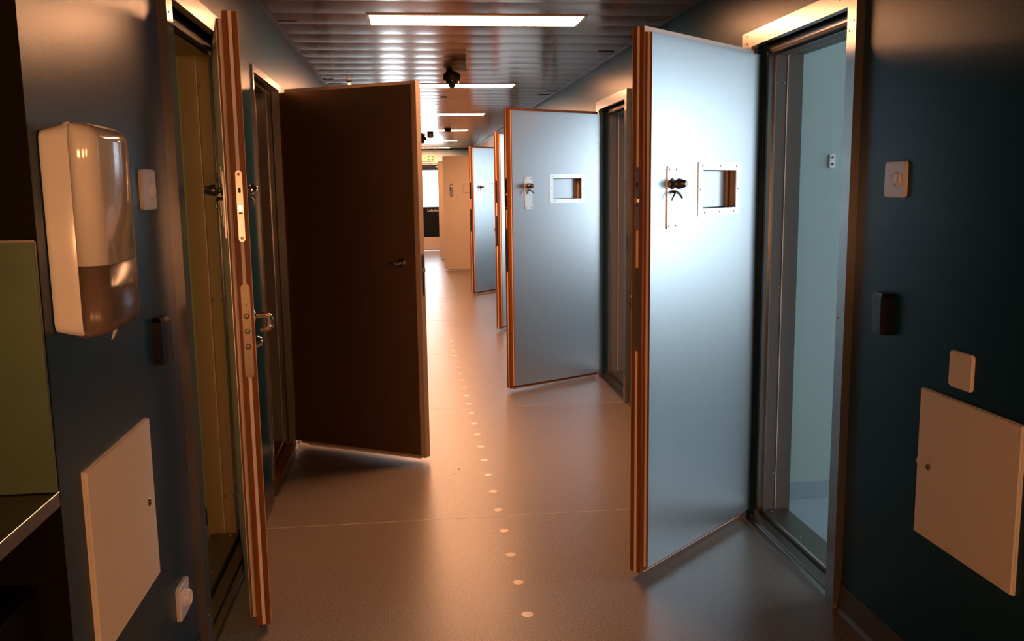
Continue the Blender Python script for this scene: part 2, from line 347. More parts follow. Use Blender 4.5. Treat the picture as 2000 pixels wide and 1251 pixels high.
# ------------------------------------------------------------------ door frames
def door_frame(n, side, a, b, outn=.105, outf=.15, lining='lining', label='', rivets=True, pr=.03, sill='steel_dull', OT=.105, iu=.043):
    """side=+1 right wall, -1 left wall; a,b clear opening"""
    x0 = B_ if side > 0 else -A_
    root = empty(f'trim_{n}', (x0, (a + b) / 2, 0)); tag(root, label, 'door frame', kind='structure')
    h = (b - a) / 2
    X = lambda p: -side * p
    casing = [((outn, outf, OT), -.002), ((outn, outf, OT), pr), ((iu, iu, min(iu, .04)), pr), ((iu, iu, min(iu, .04)), -.030), ((.016, .016, .016), -.030), ((.016, .016, .016), -.064), ((0, 0, 0), -.064), ((0, 0, 0), -.070)]
    linp = [((0, 0, 0), -.070), ((0, 0, 0), -.118), ((.006, .006, .006), -.122), ((.002, .002, .002), -.19), ((.05, .05, .05), -.19), ((.05, .05, .05), -.175)]
    def sweep(prof, name, m):
        mb = MB(); rows = []
        for (un, uf, ut), p in prof:
            rows.append([mb.b.verts.new(v) for v in ((X(p), -h - un, 0), (X(p), -h - un, ZT + ut), (X(p), h + uf, ZT + ut), (X(p), h + uf, 0))])
        for r, q in zip(rows, rows[1:]):
            for k in range(3): mb.b.faces.new((r[k], r[k + 1], q[k + 1], q[k]))
        # normals are made consistent in build
        return mb.build(name, M[m], root)
    sweep(casing, 'casing', 'casing')
    sweep(linp, 'jamb_lining', lining)
    # seal in the rebate
    mb = MB()
    for (yy) in (-h - .016, h + .006): mb.box(*sorted((X(-.030), X(-.038))), yy, yy + .010, .05, ZT)
    mb.box(*sorted((X(-.030), X(-.038))), -h, h, ZT + .004, ZT + .016); mb.build('seal', M['gasket'], root)
    # bright lip of the lining seam
    mb = MB(); mb.box(*sorted((X(-.118), X(-.121))), h - .003, h + .002, .05, ZT); mb.box(*sorted((X(-.118), X(-.121))), -h - .002, h, ZT - .0015, ZT + .002)
    mb.build('lining_lip', M['strip'], root)
    # threshold
    mb = MB(); mb.prism([(X(.022), 0), (X(.018), .012), (X(-.006), .014), (X(-.006), 0)], -h - .043, h + .043, 1)
    mb.build('threshold_edge', M['steel'], root)
    mb = MB(); mb.prism([(X(-.008), 0), (X(-.008), .028), (X(-.048), .030), (X(-.048), 0)], -h - .02, h + .02, 1); mb.build('threshold', M[sill], root)
    mb = MB(); mb.box(*sorted((X(-.048), X(-.058))), -h, h, 0, .030); mb.build('threshold_seal', M['gasket'], root)
    mb = MB(); mb.prism([(X(-.058), 0), (X(-.058), .048), (X(-.064), .052), (X(-.178), .050), (X(-.182), 0)], -h, h, 1); mb.build('sill_plate', M[sill], root)
    if rivets:
        for z in (1.96, 1.08, .22):
            for p in (-.075, -.108): screw(root, (X(p), h, z), (0, -1, 0), .0045, 'steel', 'rivet')
        for z in (2.05, 1.08, .14):
            for du in (.058, .088): screw(root, (X(pr), -h - du, z + (du - .073)), (-side, 0, 0), .0035, 'steel', 'rivet')
        for z in (ZT + .058, ZT + .088):
            screw(root, (X(pr), h + .09, z), (-side, 0, 0), .0045, 'chrome', 'rivet')
        screw(root, (X(pr), -h + .02, ZT + .075), (-side, 0, 0), .0045, 'chrome', 'rivet')
        for y in (h - .03, 0.05): screw(root, (X(-.09), y, .0505), (0, 0, 1), .005, 'steel', 'rivet')
    return root
ordR = ['nearest', 'second', 'third', 'fourth', 'fifth', 'farthest']
for i, (a, b_) in enumerate(DOORS_R):
    door_frame(f'door_frame_right_{i+1}', 1, a, b_, label=f'brushed steel door frame of the {ordR[i]} doorway in the right wall', rivets=i < 3)
door_frame('door_frame_left_1', -1, *DOORS_L[0], outn=.115, outf=.12, lining='lining_l', label='brushed steel door frame beside the towel dispenser in the left wall')
door_frame('door_frame_left_2', -1, *DOORS_L[1], outn=.050, outf=.10, OT=.050, iu=.017, pr=.009, sill='wood', rivets=False, label='steel door frame of the dark brown door in the left wall')
door_frame('door_frame_left_3', -1, *DOORS_L[2], label='steel door frame of the doorway hidden behind the dark brown door', rivets=False)

# ------------------------------------------------------------------ door leaves
# local frame: x from hinge to free edge, z up; the inner face is the plane y=0 and c*y grows towards the room (c=+1/-1)
TH = .068
HATCH = (.215, .493, 1.435, 1.592)      # hole s0,s1,z0,z1
def ring(mb, s0, s1, z0, z1, y0, y1, hole):
    if not hole: mb.box(s0, s1, min(y0, y1), max(y0, y1), z0, z1); return
    a0, a1, b0, b1 = hole
    ys = (y0, y1); o = []; i = []
    for y in ys:
        o.append([mb.b.verts.new((s, y, z)) for s, z in ((s0, z0), (s1, z0), (s1, z1), (s0, z1))])
        i.append([mb.b.verts.new((s, y, z)) for s, z in ((a0, b0), (a1, b0), (a1, b1), (a0, b1))])
    for k in range(4):
        k2 = (k + 1) % 4
        for q in (0, 1): mb.b.faces.new((o[q][k], o[q][k2], i[q][k2], i[q][k]))
        mb.b.faces.new((o[0][k], o[0][k2], o[1][k2], o[1][k])); mb.b.faces.new((i[0][k], i[0][k2], i[1][k2], i[1][k]))
def build_door(name, loc, ang, c, hatch=True, detail=2, plain_lock=False, inner_hw=True, outer_hw=True, s_main=.89, s_in=.865):
    root = empty(name, loc, ang); Y = lambda d: -c * d     # d = depth from the inner face towards the corridor face
    Zm = (.026, 2.10); Zi = (.046, 2.080); hole = HATCH if hatch else None
    def layer(nm, m, d0, d1, inner):
        mb = MB(); s0, s1 = ((.012, s_in) if inner else (.036, s_main)); z0, z1 = Zi if inner else Zm
        ring(mb, s0, s1, z0, z1, Y(d0), Y(d1), hole); return mb.build(nm, M['beige' if plain_lock and m != 'lam_shaded' else m], root)
    layer('inner_face', 'lam_shaded' if plain_lock else 'lam', 0, .0018, True)
    layer('edge_layer', 'wood', .0018, .0085, True)
    layer('edge_strip', 'strip', .0085, .0195, True)
    layer('edge_layer', 'wood', .0195, .0375, False)
    layer('edge_strip', 'strip', .0375, .0485, False)
    layer('edge_layer', 'wood', .0485, .0662, False)
    layer('outer_face', 'lam_shaded' if plain_lock else 'lam_outer', .0662, .068, False)
    if plain_lock:
        z0, z1 = .945, 1.175
        mb = MB(); mb.prism(rrect(.022, z1 - z0, .010, 5, Y(.043), (z0 + z1) / 2), s_main - .001, s_main + .0022, 0); pl = mb.build('lock_faceplate', M['steel'], root)
        for z in (z0 + .012, z1 - .012): screw(pl, (s_main + .0022, Y(.043), z), (1, 0, 0), .0045, 'chrome')
        mb = MB(); mb.prism([(s_main, Y(.036)), (s_main + .012, Y(.040)), (s_main + .012, Y(.050)), (s_main, Y(.050))], 1.075, 1.10, 2); mb.build('latch', M['steel'], root)
    else:
        for (z0, z1, m, nm) in ((1.367, 1.60, 'steel', 'lock_faceplate'), (.91, 1.228, 'plate_edge', 'bolt_plate')):
            yc = Y(.043); r = .0105 if nm == 'lock_faceplate' else .0145
            mb = MB(); mb.prism(rrect(2 * r, z1 - z0, r * .98, 6, yc, (z0 + z1) / 2), s_main - .001, s_main + .0022, 0); pl = mb.build(nm, M[m], root)
            if detail < 1: continue
            X1 = s_main + .0022
            if nm == 'lock_faceplate':
                for z in (z0 + .012, z1 - .012): screw(pl, (X1, yc, z), (1, 0, 0), .0052, 'steel_dull')
                mb = MB(); mb.box(X1 - .001, X1 + .0006, yc - .004, yc + .004, 1.528, 1.544); mb.build('keeper_slot', M['gasket'], pl)
                mb = MB(); mb.prism(rrect(.012, .020, .004, 4, yc, 1.478), X1 - .001, X1 + .006, 0); mb.build('latch', M['chrome'], pl)
                mb = MB(); mb.box(X1 - .001, X1 + .0008, yc - .006, yc + .006, 1.458, 1.463); mb.build('keeper_slot', M['gasket'], pl)
            else:
                for z in (.965, 1.170):
                    mb = MB(); mb.box(X1 - .001, X1 + .0008, yc - r * .95, yc + r * .95, z - .0012, z + .0012); mb.build('plate_joint', M['steel_dull'], pl)
                for z in (1.12, 1.069, 1.017):
                    mb = MB(); mb.cyl(.0092, .0009, (X1 - .0003, yc, z), (1, 0, 0), 18); mb.build('bolt_recess', M['gasket'], pl)
                    mb = MB(); mb.lathe([(.0078, 0), (.0078, .002), (.0065, .0028), (0, .0028)], (X1, yc, z), (1, 0, 0), 16); mb.build('bolt', M['steel_dull'], pl, True)
                for z, dy in ((z0 + .012, .004), (z0 + .028, -.003), (z1 - .012, -.004), (z1 - .028, .003), (1.156, 0), (.984, 0)):
                    screw(pl, (X1, yc + dy, z), (1, 0, 0), .0036, 'steel_dull')
    def escutcheon(face, sgn):
        n = (0, sgn, 0); s = .722
        mb = MB(); mb.prism(rrect(.070, .236, .006, 3, s, 1.485), face, face + sgn * .005, 1); pl = mb.build('escutcheon', M['plate_bright'], root)
        for (ds, z) in ((-.024, 1.592), (.024, 1.592), (-.024, 1.378), (.024, 1.378)):
            screw(pl, (s + ds, face + sgn * .005, z), n, .0045, 'steel_dull')
        y0 = face + sgn * .005
        kl = 1.0 if sgn * c > 0 else .62
        mb = MB(); mb.lathe([(0, 0), (.022, 0), (.019, .005), (.011, .008), (.011, .012 * kl), (.020, .024 * kl), (.0205, .031 * kl), (.012, .060 * kl), (.010, .062 * kl), (0, .062 * kl)], (s + .004, y0, 1.537), n, 12)
        mb.build('knob', M['steel_dark' if sgn * c > 0 else 'chrome'], root, True)
        mb = MB(); mb.tube([(s + .004, y0, 1.508), (s + .004, y0 + sgn * .015, 1.508), (s - .012, y0 + sgn * .022, 1.500), (s - .030, y0 + sgn * .024, 1.482)], [.006, .006, .005, .0035], 8)
        mb.tube([(s + .004, y0 + sgn * .015, 1.508), (s + .022, y0 + sgn * .022, 1.498), (s + .038, y0 + sgn * .02, 1.476)], [.005, .0045, .0032], 8)
        mb.build('thumb_lever', M['steel_dark'], root, True)
    if not plain_lock:
        if inner_hw: escutcheon(0, c)
        if outer_hw: escutcheon(Y(TH), -c)
    # pull handle and cylinder on the corridor face
    of = Y(TH); s = .80
    if name in ('door_7', 'door_8'): pass
    elif plain_lock:
        for face, sg in ((0, c), (of, -c)):
            n = (0, sg, 0)
            mb = MB(); mb.lathe([(0, 0), (.026, 0), (.026, .005), (.020, .010), (0, .010)], (.785, face, 1.129), n, 24); mb.build('rosette', M['steel_dark'], root, True)
            mb = MB(); mb.tube([(.785, face, 1.129), (.785, face + sg * .045, 1.129), (.778, face + sg * .055, 1.131), (.755, face + sg * .058, 1.135), (.742, face + sg * .056, 1.138)], [.009, .009, .010, .010, .008], 10)
            mb.build('knob_handle', M['chrome'], root, True)
    else:
        sg = -c
        mb = MB(); mb.lathe([(0, 0), (.027, 0), (.027, .004), (.016, .010), (0, .010)], (s, of, 1.108), (0, sg, 0), 24); mb.build('rosette', M['chrome'], root, True)
        mb = MB(); pts = [(s, of, 1.108), (s, of + sg * .042, 1.110), (s, of + sg * .054, 1.104), (s, of + sg * .060, 1.088), (s, of + sg * .058, 1.068), (s, of + sg * .048, 1.058), (s, of + sg * .032, 1.056), (s, of + sg * .022, 1.057)]
        mb.tube(pts, [.0085, .0085, .0095, .0095, .009, .0085, .007, .0055], 10); mb.build('pull_handle', M['chrome'], root, True)
        mb = MB(); mb.lathe([(0, 0), (.023, 0), (.020, .012), (.015, .024), (.013, .026), (0, .026)], (s, of, 1.018), (0, sg, 0), 24); mb.build('cylinder_guard', M['chrome'], root, True)
    if hatch:
        a0, a1, b0, b1 = HATCH
        mb = MB(); o_ = (a0 - .030, a1 + .034, b0 - .028, b1 + .030)
        ring(mb, o_[0], o_[1], o_[2], o_[3], 0, c * .0035, (a0 + .001, a1 - .001, b0 + .001, b1 - .001)); fr = mb.build('hatch_frame', M['plate_bright'], root)
        mb = MB(); ring(mb, a0, a1, b0, b1, Y(.001), Y(.024), (a0 + .0015, a1 - .0015, b0 + .0015, b1 - .0015)); mb.build('hatch_lining', M['steel_dark'], root)
        if detail:
            cs = [(o_[0] + .03, o_[3] - .015), ((a0 + a1) / 2, o_[3] - .015), (o_[1] - .03, o_[3] - .015), (o_[0] + .05, o_[2] + .014), ((a0 + a1) / 2, o_[2] + .014), (o_[1] - .05, o_[2] + .014), (o_[0] + .014, (b0 + b1) / 2), (o_[1] - .016, (b0 + b1) / 2)]
            for (q, z) in cs: screw(fr, (q, c * .0035, z), (0, c, 0), .0042, 'steel_dull')
        g = .004
        mb = MB(); d0, d1 = Y(.044), Y(.068); mb.box(a0 + g, a1 - g, min(d0, d1), max(d0, d1), b0 + g, b1 - g, .001, 1); mb.build('hatch_flap', M['lam' if c > 0 else 'lam_outer'], root)
        mb = MB(); mb.box(a0, a0 + g, min(Y(.05), Y(.064)), max(Y(.05), Y(.064)), b0, b1); mb.box(a1 - g, a1, min(Y(.05), Y(.064)), max(Y(.05), Y(.064)), b0, b1)
        mb.box(a0, a1, min(Y(.05), Y(.064)), max(Y(.05), Y(.064)), b0, b0 + g); mb.box(a0, a1, min(Y(.05), Y(.064)), max(Y(.05), Y(.064)), b1 - g, b1); mb.build('hatch_seal', M['gasket'], root)
    if name == 'door_3':
        mb = MB(); mb.box(.04, s_main - .002, min(Y(.0180), Y(.0196)), max(Y(.0180), Y(.0196)), 2.0805, 2.1005); mb.build('top_strip', M['strip'], root)
    # bottom drop seal and hinges on the hinge edge
    mb = MB(); mb.box(.08, s_main - .04, min(Y(.030), Y(.050)), max(Y(.030), Y(.050)), .014, .030); mb.build('drop_seal', M['strip'], root)
    for z in (.22, 1.05, 1.86):
        hy = Y(.030)
        mb = MB(); mb.box(.0325, .037, min(Y(.022), Y(.046)), max(Y(.022), Y(.046)), z - .055, z + .055); mb.cyl(.0075, .115, (.026, Y(.034), z - .0575), (0, 0, 1), 14); mb.build('hinge', M['steel_dark'], root, True)
    return root
def dir_ang(px, py, fx, fy): return math.atan2(fy - py, fx - px)
def place(name, pivot, free, c, label, **k):
    r = build_door(name, (*pivot, 0), dir_ang(*pivot, *free), c, **k); return tag(r, label, 'door', kind='structure')
place('door_1', (-.786, 3.925), (-.598, 3.085), -1, 'almost closed door seen edge-on beside the towel dispenser, its wood and white layers showing')
r = place('door_2', (-.727, 5.39), (.031, 4.947), -1, 'wide open dark brown door, shade put into its colour, standing out from the left wall', hatch=False, plain_lock=True, s_main=.892, s_in=.872)
# documents on its hinge edge
for (z0, z1, m) in ((1.565, 1.70, 'paper'), (1.71, 1.745, 'yellow')):
    mb = MB(); mb.box(.0085, .0122, .002, .018, z0, z1); mb.build('edge_label', M[m], r)
place('door_3', (1.533, 3.870), (.8925, 3.293), 1, 'nearest open door on the right, tall pale blue-grey leaf with square hatch')
place('door_4', (1.515, 7.040), (.797, 6.649), 1, 'second open door on the right, fully visible pale grey leaf with rectangular hatch')
place('door_5', (1.527, 10.22), (.971, 9.562), 1, 'third open door on the right, narrow bright leaf between two wider doors', detail=0)
place('door_6', (1.527, 13.45), (.930, 12.85), 1, 'fourth open door on the right, grey leaf with hatch half hidden by the third', detail=0)
place('door_7', (1.46, 16.535), (.683, 16.93), -1, 'fifth door on the right, open towards the viewer and lit warm brown', detail=0)
place('door_8', (1.46, 19.475), (.703, 19.88), -1, 'farthest door on the right, thin brown strip showing behind the fifth', detail=0)

# end door
root = empty('door_9', (.12, YEND, 0)); tag(root, 'black door with large bright window at the far end of the corridor', 'door', kind='structure')
mb = MB(); ring(mb, .03, .985, .02, 2.085, .02, .08, (.165, .84, 1.065, 1.955)); mb.build('door_panel', M['blackp'], root)
mb = MB(); mb.box(.165, .84, .045, .055, 1.065, 1.955); mb.build('pane', M['glass'], root)
mb = MB(); mb.box(.035, .98, .016, .020, .03, .335); mb.build('kick_plate', M['kick'], root)
mb = MB(); mb.prism(rrect(.06, .26, .01, 3, .085, 1.04), .013, .021, 1); pl = mb.build('lock_plate', M['cream'], root)
mb = MB(); mb.tube([(.085, .013, 1.10), (.085, -.035, 1.10), (.10, -.04, 1.10), (.19, -.04, 1.10)], .009, 10); mb.build('door_handle', M['chrome'], root, True)
mb = MB(); mb.cyl(.014, .02, (.085, .014, .99), (0, -1, 0), 16); mb.build('lock_cylinder', M['brass'], root, True)
mb = MB(); mb.box(.55, .80, -.02, .02, 2.0, 2.05, .006); mb.box(.60, .62, -.01, .02, 2.04, 2.08); mb.build('door_closer', M['steel_dark'], root)
def text(body, size, name, m, parent, loc, rot, ext=.0008):
    cu = bpy.data.curves.new(name, 'FONT'); cu.body = body; cu.size = size; cu.extrude = ext; cu.align_x = 'LEFT'
    t = bpy.data.objects.new(name + '_tmp', cu); C.objects.link(t); bpy.context.view_layer.update()
    me = bpy.data.meshes.new_from_object(t.evaluated_get(bpy.context.evaluated_depsgraph_get())); bpy.data.objects.remove(t)
    me.materials.clear(); me.materials.append(m); o = bpy.data.objects.new(name, me); C.objects.link(o); o.parent = parent; o.location = loc; o.rotation_euler = rot
    return o
text('Luftebalkong', .092, 'lettering', M['white'], root, (.325, .018, .955), (math.pi / 2, 0, 0))
mb = MB(); mb.box(0, .03, -.01, .10, 0, 2.115); mb.box(.985, 1.01, -.01, .10, 0, 2.115); mb.box(0, 1.01, -.01, .10, 2.09, 2.125)
fr = tag(mb.build('trim_end_door', M['steel'], None, loc=(.12, YEND, 0)), 'steel frame around the black door at the corridor end', 'door frame', kind='structure')
root = empty('window_end', (-.285, YEND + .05, .35)); tag(root, 'tall side window left of the black end door', 'window', kind='structure')
mb = MB(); ring(mb, -.265, .265, 0, 1.765, -.03, .03, (-.22, .22, .05, 1.71)); mb.build('window_frame', M['blackp'], root)
mb = MB(); mb.box(-.22, .22, -.005, .005, .05, 1.71); mb.build('pane', M['glass'], root)

# ------------------------------------------------------------------ ceiling lights and detectors
L0 = empty('ceiling_light', (.4055, lights_y[0], H_))
mb = MB(); ring(mb, -.605, .605, -.0, 0, 0, 0, None) if False else None
m2 = MB()
for (xa, xb, ya, yb) in ((-.606, .606, -.163, -.148), (-.606, .606, .148, .163), (-.606, -.588, -.148, .148), (.588, .606, -.148, .148)): m2.box(xa, xb, ya, yb, -.006, .03)
m2.build('light_frame', M['lum_frame'], L0)
m2 = MB(); m2.box(-.588, .588, -.148, .148, -.001, .012); m2.build('diffuser', M['lum'], L0)
lords = ['nearest and largest', 'second from the viewer, above the dark door', 'third from the viewer', 'fourth from the viewer, partly behind a dark detector', 'fifth from the viewer', 'farthest and thinnest']
for i, y in enumerate(lights_y):
    o = L0 if i == 0 else copy_tree(L0); o.location = (.4055, y, H_)
    tag(o, f'glowing rectangular ceiling light, {lords[i]}', 'ceiling light', 'rectangular lights across the corridor ceiling')

FILL = 38.0  # strength of the fill lamps added behind the camera for frontal warm light
M['fill_lum'] = mat('fill_lamp_diffuser', (.8, .8, .8), .4, emit=(1, .42, .17), estr=FILL)
for k, x in enumerate((-1.1, .4, 1.9)):
    o = empty('fill_lamp', (x, -1.7, 1.22)); tag(o, 'added warm fill lamp behind the viewpoint, %s of three' % ['left', 'middle', 'right'][k], 'added fill lamp', 'added fill lamps behind the viewpoint')
    m2 = MB(); m2.box(-.42, .42, .0, .05, -.17, .17, .01); m2.build('lamp_housing', M['lum_frame'], o)
    m2 = MB(); m2.box(-.40, .40, .05, .07, -.15, .15); m2.build('diffuser', M['fill_lum'], o)
def detector(x, y, r, h, label, m='beige'):
    root = empty('smoke_detector', (x, y, H_)); tag(root, label, 'smoke detector')
    mb = MB(); mb.lathe([(0, 0), (r * .95, 0), (r * .95, -h * .3), (r * .9, -h * .34)][:], (0, 0, 0), (0, 0, 1), 28); mb.lathe([(r * .9, -h * .34), (r * .9, -h * .38), (0, -h * .38)], (0, 0, 0), (0, 0, 1), 28); mb.build('base', M[m], root, True)
    mb = MB(); mb.lathe([(0, -h * .38), (r, -h * .38), (r, -h * .72), (r * .82, -h * .93), (r * .5, -h), (0, -h)], (0, 0, 0), (0, 0, 1), 28); b = mb.build('sensor_head', M[m], root, True)
    for k in range(16):
        a = 2 * math.pi * k / 16
        mb = MB(); mb.box(r * .9, r * .965, -.0025, .0025, -h * .90, -h * .76); o = mb.build('vent_slit', M['gasket'], b); o.rotation_euler = (0, 0, a)
    screw(root, (-.012, 0, -h), (0, 0, -1), .004, 'white', 'indicator_lens', .003)
    return root
detector(.400, 6.92, .054, .075, 'small round smoke detector on the ceiling just before the dome camera')
def dome(x, y, r, label):
    root = empty('dome_camera', (x, y, H_)); tag(root, label, 'ceiling camera', 'dome cameras under the corridor ceiling')
    s = r / .077
    mb = MB(); mb.lathe([(0, 0), (.045 * s, 0), (.048 * s, -.012 * s), (.060 * s, -.022 * s), (.074 * s, -.036 * s), (.077 * s, -.055 * s), (.075 * s, -.078 * s), (.066 * s, -.090 * s), (0, -.090 * s)], (0, 0, 0), (0, 0, 1), 36); mb.build('housing', M['dark_brown'], root, True)
    mb = MB(); mb.lathe([(.060 * s * math.cos(a), -.090 * s - .064 * s * math.sin(a)) for a in [math.radians(d) for d in range(0, 91, 10)]], (0, 0, 0), (0, 0, 1), 36); mb.build('clear_dome', M['dome'], root, True)
    mb = MB(); mb.lathe([(0, -.090 * s), (.050 * s, -.090 * s), (.034 * s, -.112 * s), (.028 * s, -.134 * s), (.018 * s, -.147 * s), (0, -.149 * s)], (0, 0, 0), (0, 0, 1), 24); mb.build('camera_head', M['gasket'], root, True)
dome(.372, 7.45, .072, 'large dark dome camera hanging in front of the second ceiling light')
dome(.283, 16.75, .070, 'left one of two small dark domes far down the corridor ceiling')
detector(.400, 15.8, .055, .085, 'round dark detector right of the far dome camera', 'dark_brown')
detector(.655, 14.8, .055, .05, 'dark detector overlapping the fourth ceiling light', 'dark_brown')
for (x, y, lb) in ((.392, 9.62, 'small flat ceiling disc between the second and third lights'), (.414, 19.8, 'tiny ceiling disc near the far end of the corridor')):
    mb = MB(); mb.lathe([(0, .002), (.034, .002), (.034, -.006), (.028, -.010), (0, -.011)], (x, y, H_ - .003), (0, 0, 1), 24); tag(mb.build('ceiling_disc', M['beige'], None, True), lb, 'ceiling fitting', 'flat round ceiling discs')
root = empty('ceiling_sensor', (-.485, 8.2, H_)); M['sensor_glow'] = mat('sensor_glow', (.8, .7, .6), .4, emit=(1, .78, .55), estr=1.2)  # glow added to the sensor head to brighten it, not a lamp
tag(root, 'small white sensor with added glow peeking over the top of the dark brown door', 'sensor')
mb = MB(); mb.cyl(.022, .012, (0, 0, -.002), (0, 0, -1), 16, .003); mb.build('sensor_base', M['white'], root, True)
mb = MB(); mb.lathe([(0, .0), (.014, 0), (.017, .014), (.012, .024), (0, .027)], (0, 0, -.014), (.25, 0, -1), 16); mb.build('sensor_head', M['sensor_glow'], root, True)
mb = MB(); mb.cyl(.006, .022, (1.446, 5.86, H_ + .0), (0, 0, -1), 14, .002); tag(mb.build('ceiling_fixing', M['steel_dull'], None, True), 'tiny metal fixing in the ceiling above the nearest right-hand door', 'ceiling fitting')

# exit sign
root = empty('exit_sign', (.48, YEND, 2.24)); tag(root, 'cream and green emergency exit sign above the black end door', 'exit sign')
mb = MB(); mb.box(-.16, .16, -.03, 0, -.07, .07, .004); mb.build('sign_panel', M['cream'], root)
mb = MB(); mb.box(.002, .150, -.0315, -.029, -.058, .058); mb.build('green_field', M['green'], root)
mb = MB(); mb.prism([(.076, .050), (.128, .002), (.128, -.026), (.089, .008), (.089, -.052), (.063, -.052), (.063, .008), (.024, -.026), (.024, .002)], -.0335, -.031, 1); mb.build('arrow', M['cream'], root)
mb = MB(); mb.cyl(.011, .002, (-.055, -.0305, .040), (0, -1, 0), 12)
mb.tube([(-.058, -.031, .028), (-.066, -.031, -.004)], .008, 6); mb.tube([(-.066, -.031, -.004), (-.040, -.031, -.020), (-.046, -.031, -.048)], .005, 6); mb.tube([(-.066, -.031, -.004), (-.078, -.031, -.028), (-.102, -.031, -.034)], .005, 6)
mb.tube([(-.058, -.031, .024), (-.034, -.031, .006), (-.022, -.031, .014)], .004, 6); mb.tube([(-.058, -.031, .024), (-.084, -.031, .018), (-.092, -.031, -.002)], .004, 6)
mb.box(-.018, -.012, -.0315, -.029, -.058, .058); mb.build('running_figure', M['green'], root)

# ------------------------------------------------------------------ wall fittings
def wall_thing(name, side, y, z, label, cat, group=None):
    """local x = away from the wall, local y = along the wall (world -y on right wall), z up"""
    x0 = B_ if side > 0 else -A_
    o = empty(name, (x0, y, z), math.pi if side > 0 else 0); return tag(o, label, cat, group)
def plate(root, name, w, h, d, m='white', r=.012, parent=None, top=.006):
    mb = MB(); a = rrect(w, h, r, 5); bq = rrect(w - top, h - top, r * .8, 5)
    va = [mb.b.verts.new((0, u, v)) for u, v in a]; vb = [mb.b.verts.new((d - top * .5, u, v)) for u, v in a]; vc = [mb.b.verts.new((d, u, v)) for u, v in bq]
    mb.b.faces.new(va); mb.b.faces.new(vc)
    for p, q in ((va, vb), (vb, vc)):
        for k in range(len(p)): mb.b.faces.new((p[k], q[k], q[(k + 1) % len(p)], p[(k + 1) % len(p)]))
    return mb.build(name, M[m], parent or root, True)
def call_button(side, y, z, w, h, label):
    r = wall_thing('call_button', side, y, z, label, 'wall button', 'square white call buttons beside the doorways')
    plate(r, 'cover_plate', w, h, .012)
    mb = MB(); yo = -.022 if side > 0 else .022
    yo = .018 * (-1 if side > 0 else 1) * (-1 if side > 0 else 1)
    mb.lathe([(.019, 0), (.024, 0), (.024, .003), (.022, .006), (.019, .006), (.0175, .003), (.0175, 0)], (.012, yo, .0), (1, 0, 0), 32); mb.build('button_ring', M['white'], r, True)
    mb = MB(); mb.lathe([(0, .0005), (.0165, .0005), (.0165, .003), (0, .0045)], (.012, yo, 0), (1, 0, 0), 32); mb.build('button', M['white'], r, True)
    return r
call_button(-1, 2.63, 1.541, .125, .113, 'white call button on the left wall between towel dispenser and steel frame')
call_button(1, 2.690, 1.541, .118, .113, 'white call button on the dark right wall beside the nearest doorway')
call_button(1, 5.93, 1.548, .118, .115, 'white call button glimpsed in the gap behind the nearest right-hand door')
def reader(side, y, z, label):
    r = wall_thing('card_reader', side, y, z, label, 'card reader', 'black card readers beside the doorways')
    w, h, d = .088, .132, .034
    mb = MB(); pf = [(0, -w / 2), (d * .75, -w / 2), (d, -w / 2 + .018), (d, w / 2 - .018), (d * .75, w / 2), (0, w / 2)]
    mb.prism(pf, -h / 2, h / 2 - .012, 2)
    pf2 = [(0, -w / 2 + .004), (d * .6, -w / 2 + .006), (d * .82, -w / 2 + .022), (d * .82, w / 2 - .022), (d * .6, w / 2 - .006), (0, w / 2 - .004)]
    mb2 = mb
    top = [mb.b.verts.new((u, v, h / 2 - .012)) for u, v in pf]; tp = [mb.b.verts.new((u * .93, v * .93, h / 2)) for u, v in pf2]
    for k in range(6): mb.b.faces.new((top[k], top[(k + 1) % 6], tp[(k + 1) % 6], tp[k]))
    mb.b.faces.new(tp); mb.build('housing', M['black'], r)
    mb = MB(); mb.lathe([(0, 0), (.007, 0), (.006, .003), (0, .004)], (d * .72, -.004, h / 2 - .006), (.75, 0, 1), 16); mb.build('glint_bump', M['cream'], r, True)  # cream bump painted in place of a light glint on the housing
    mb = MB(); mb.box(d, d + .0004, -.010, .006, -h / 2 + .018, -h / 2 + .021); mb.build('maker_mark', M['grey_ink'], r)
    return r
reader(-1, 2.640, 1.118, 'black card reader on the left wall below the white call button')
reader(1, 2.720, 1.118, 'black card reader on the right wall beside the nearest doorway')
reader(1, 5.96, 1.125, 'black card reader in the gap behind the nearest right-hand door')
r = wall_thing('blanking_plate', 1, 2.302, 1.013, 'plain square white wall plate just above the right access hatch', 'wall plate')
plate(r, 'cover_plate', .106, .104, .009, 'white_matt'); mb = MB(); mb.lathe([(.022, 0), (.024, .0008), (.026, 0)], (.009, 0, 0), (1, 0, 0), 32); mb.build('plate_ring', M['white_matt'], r, True)

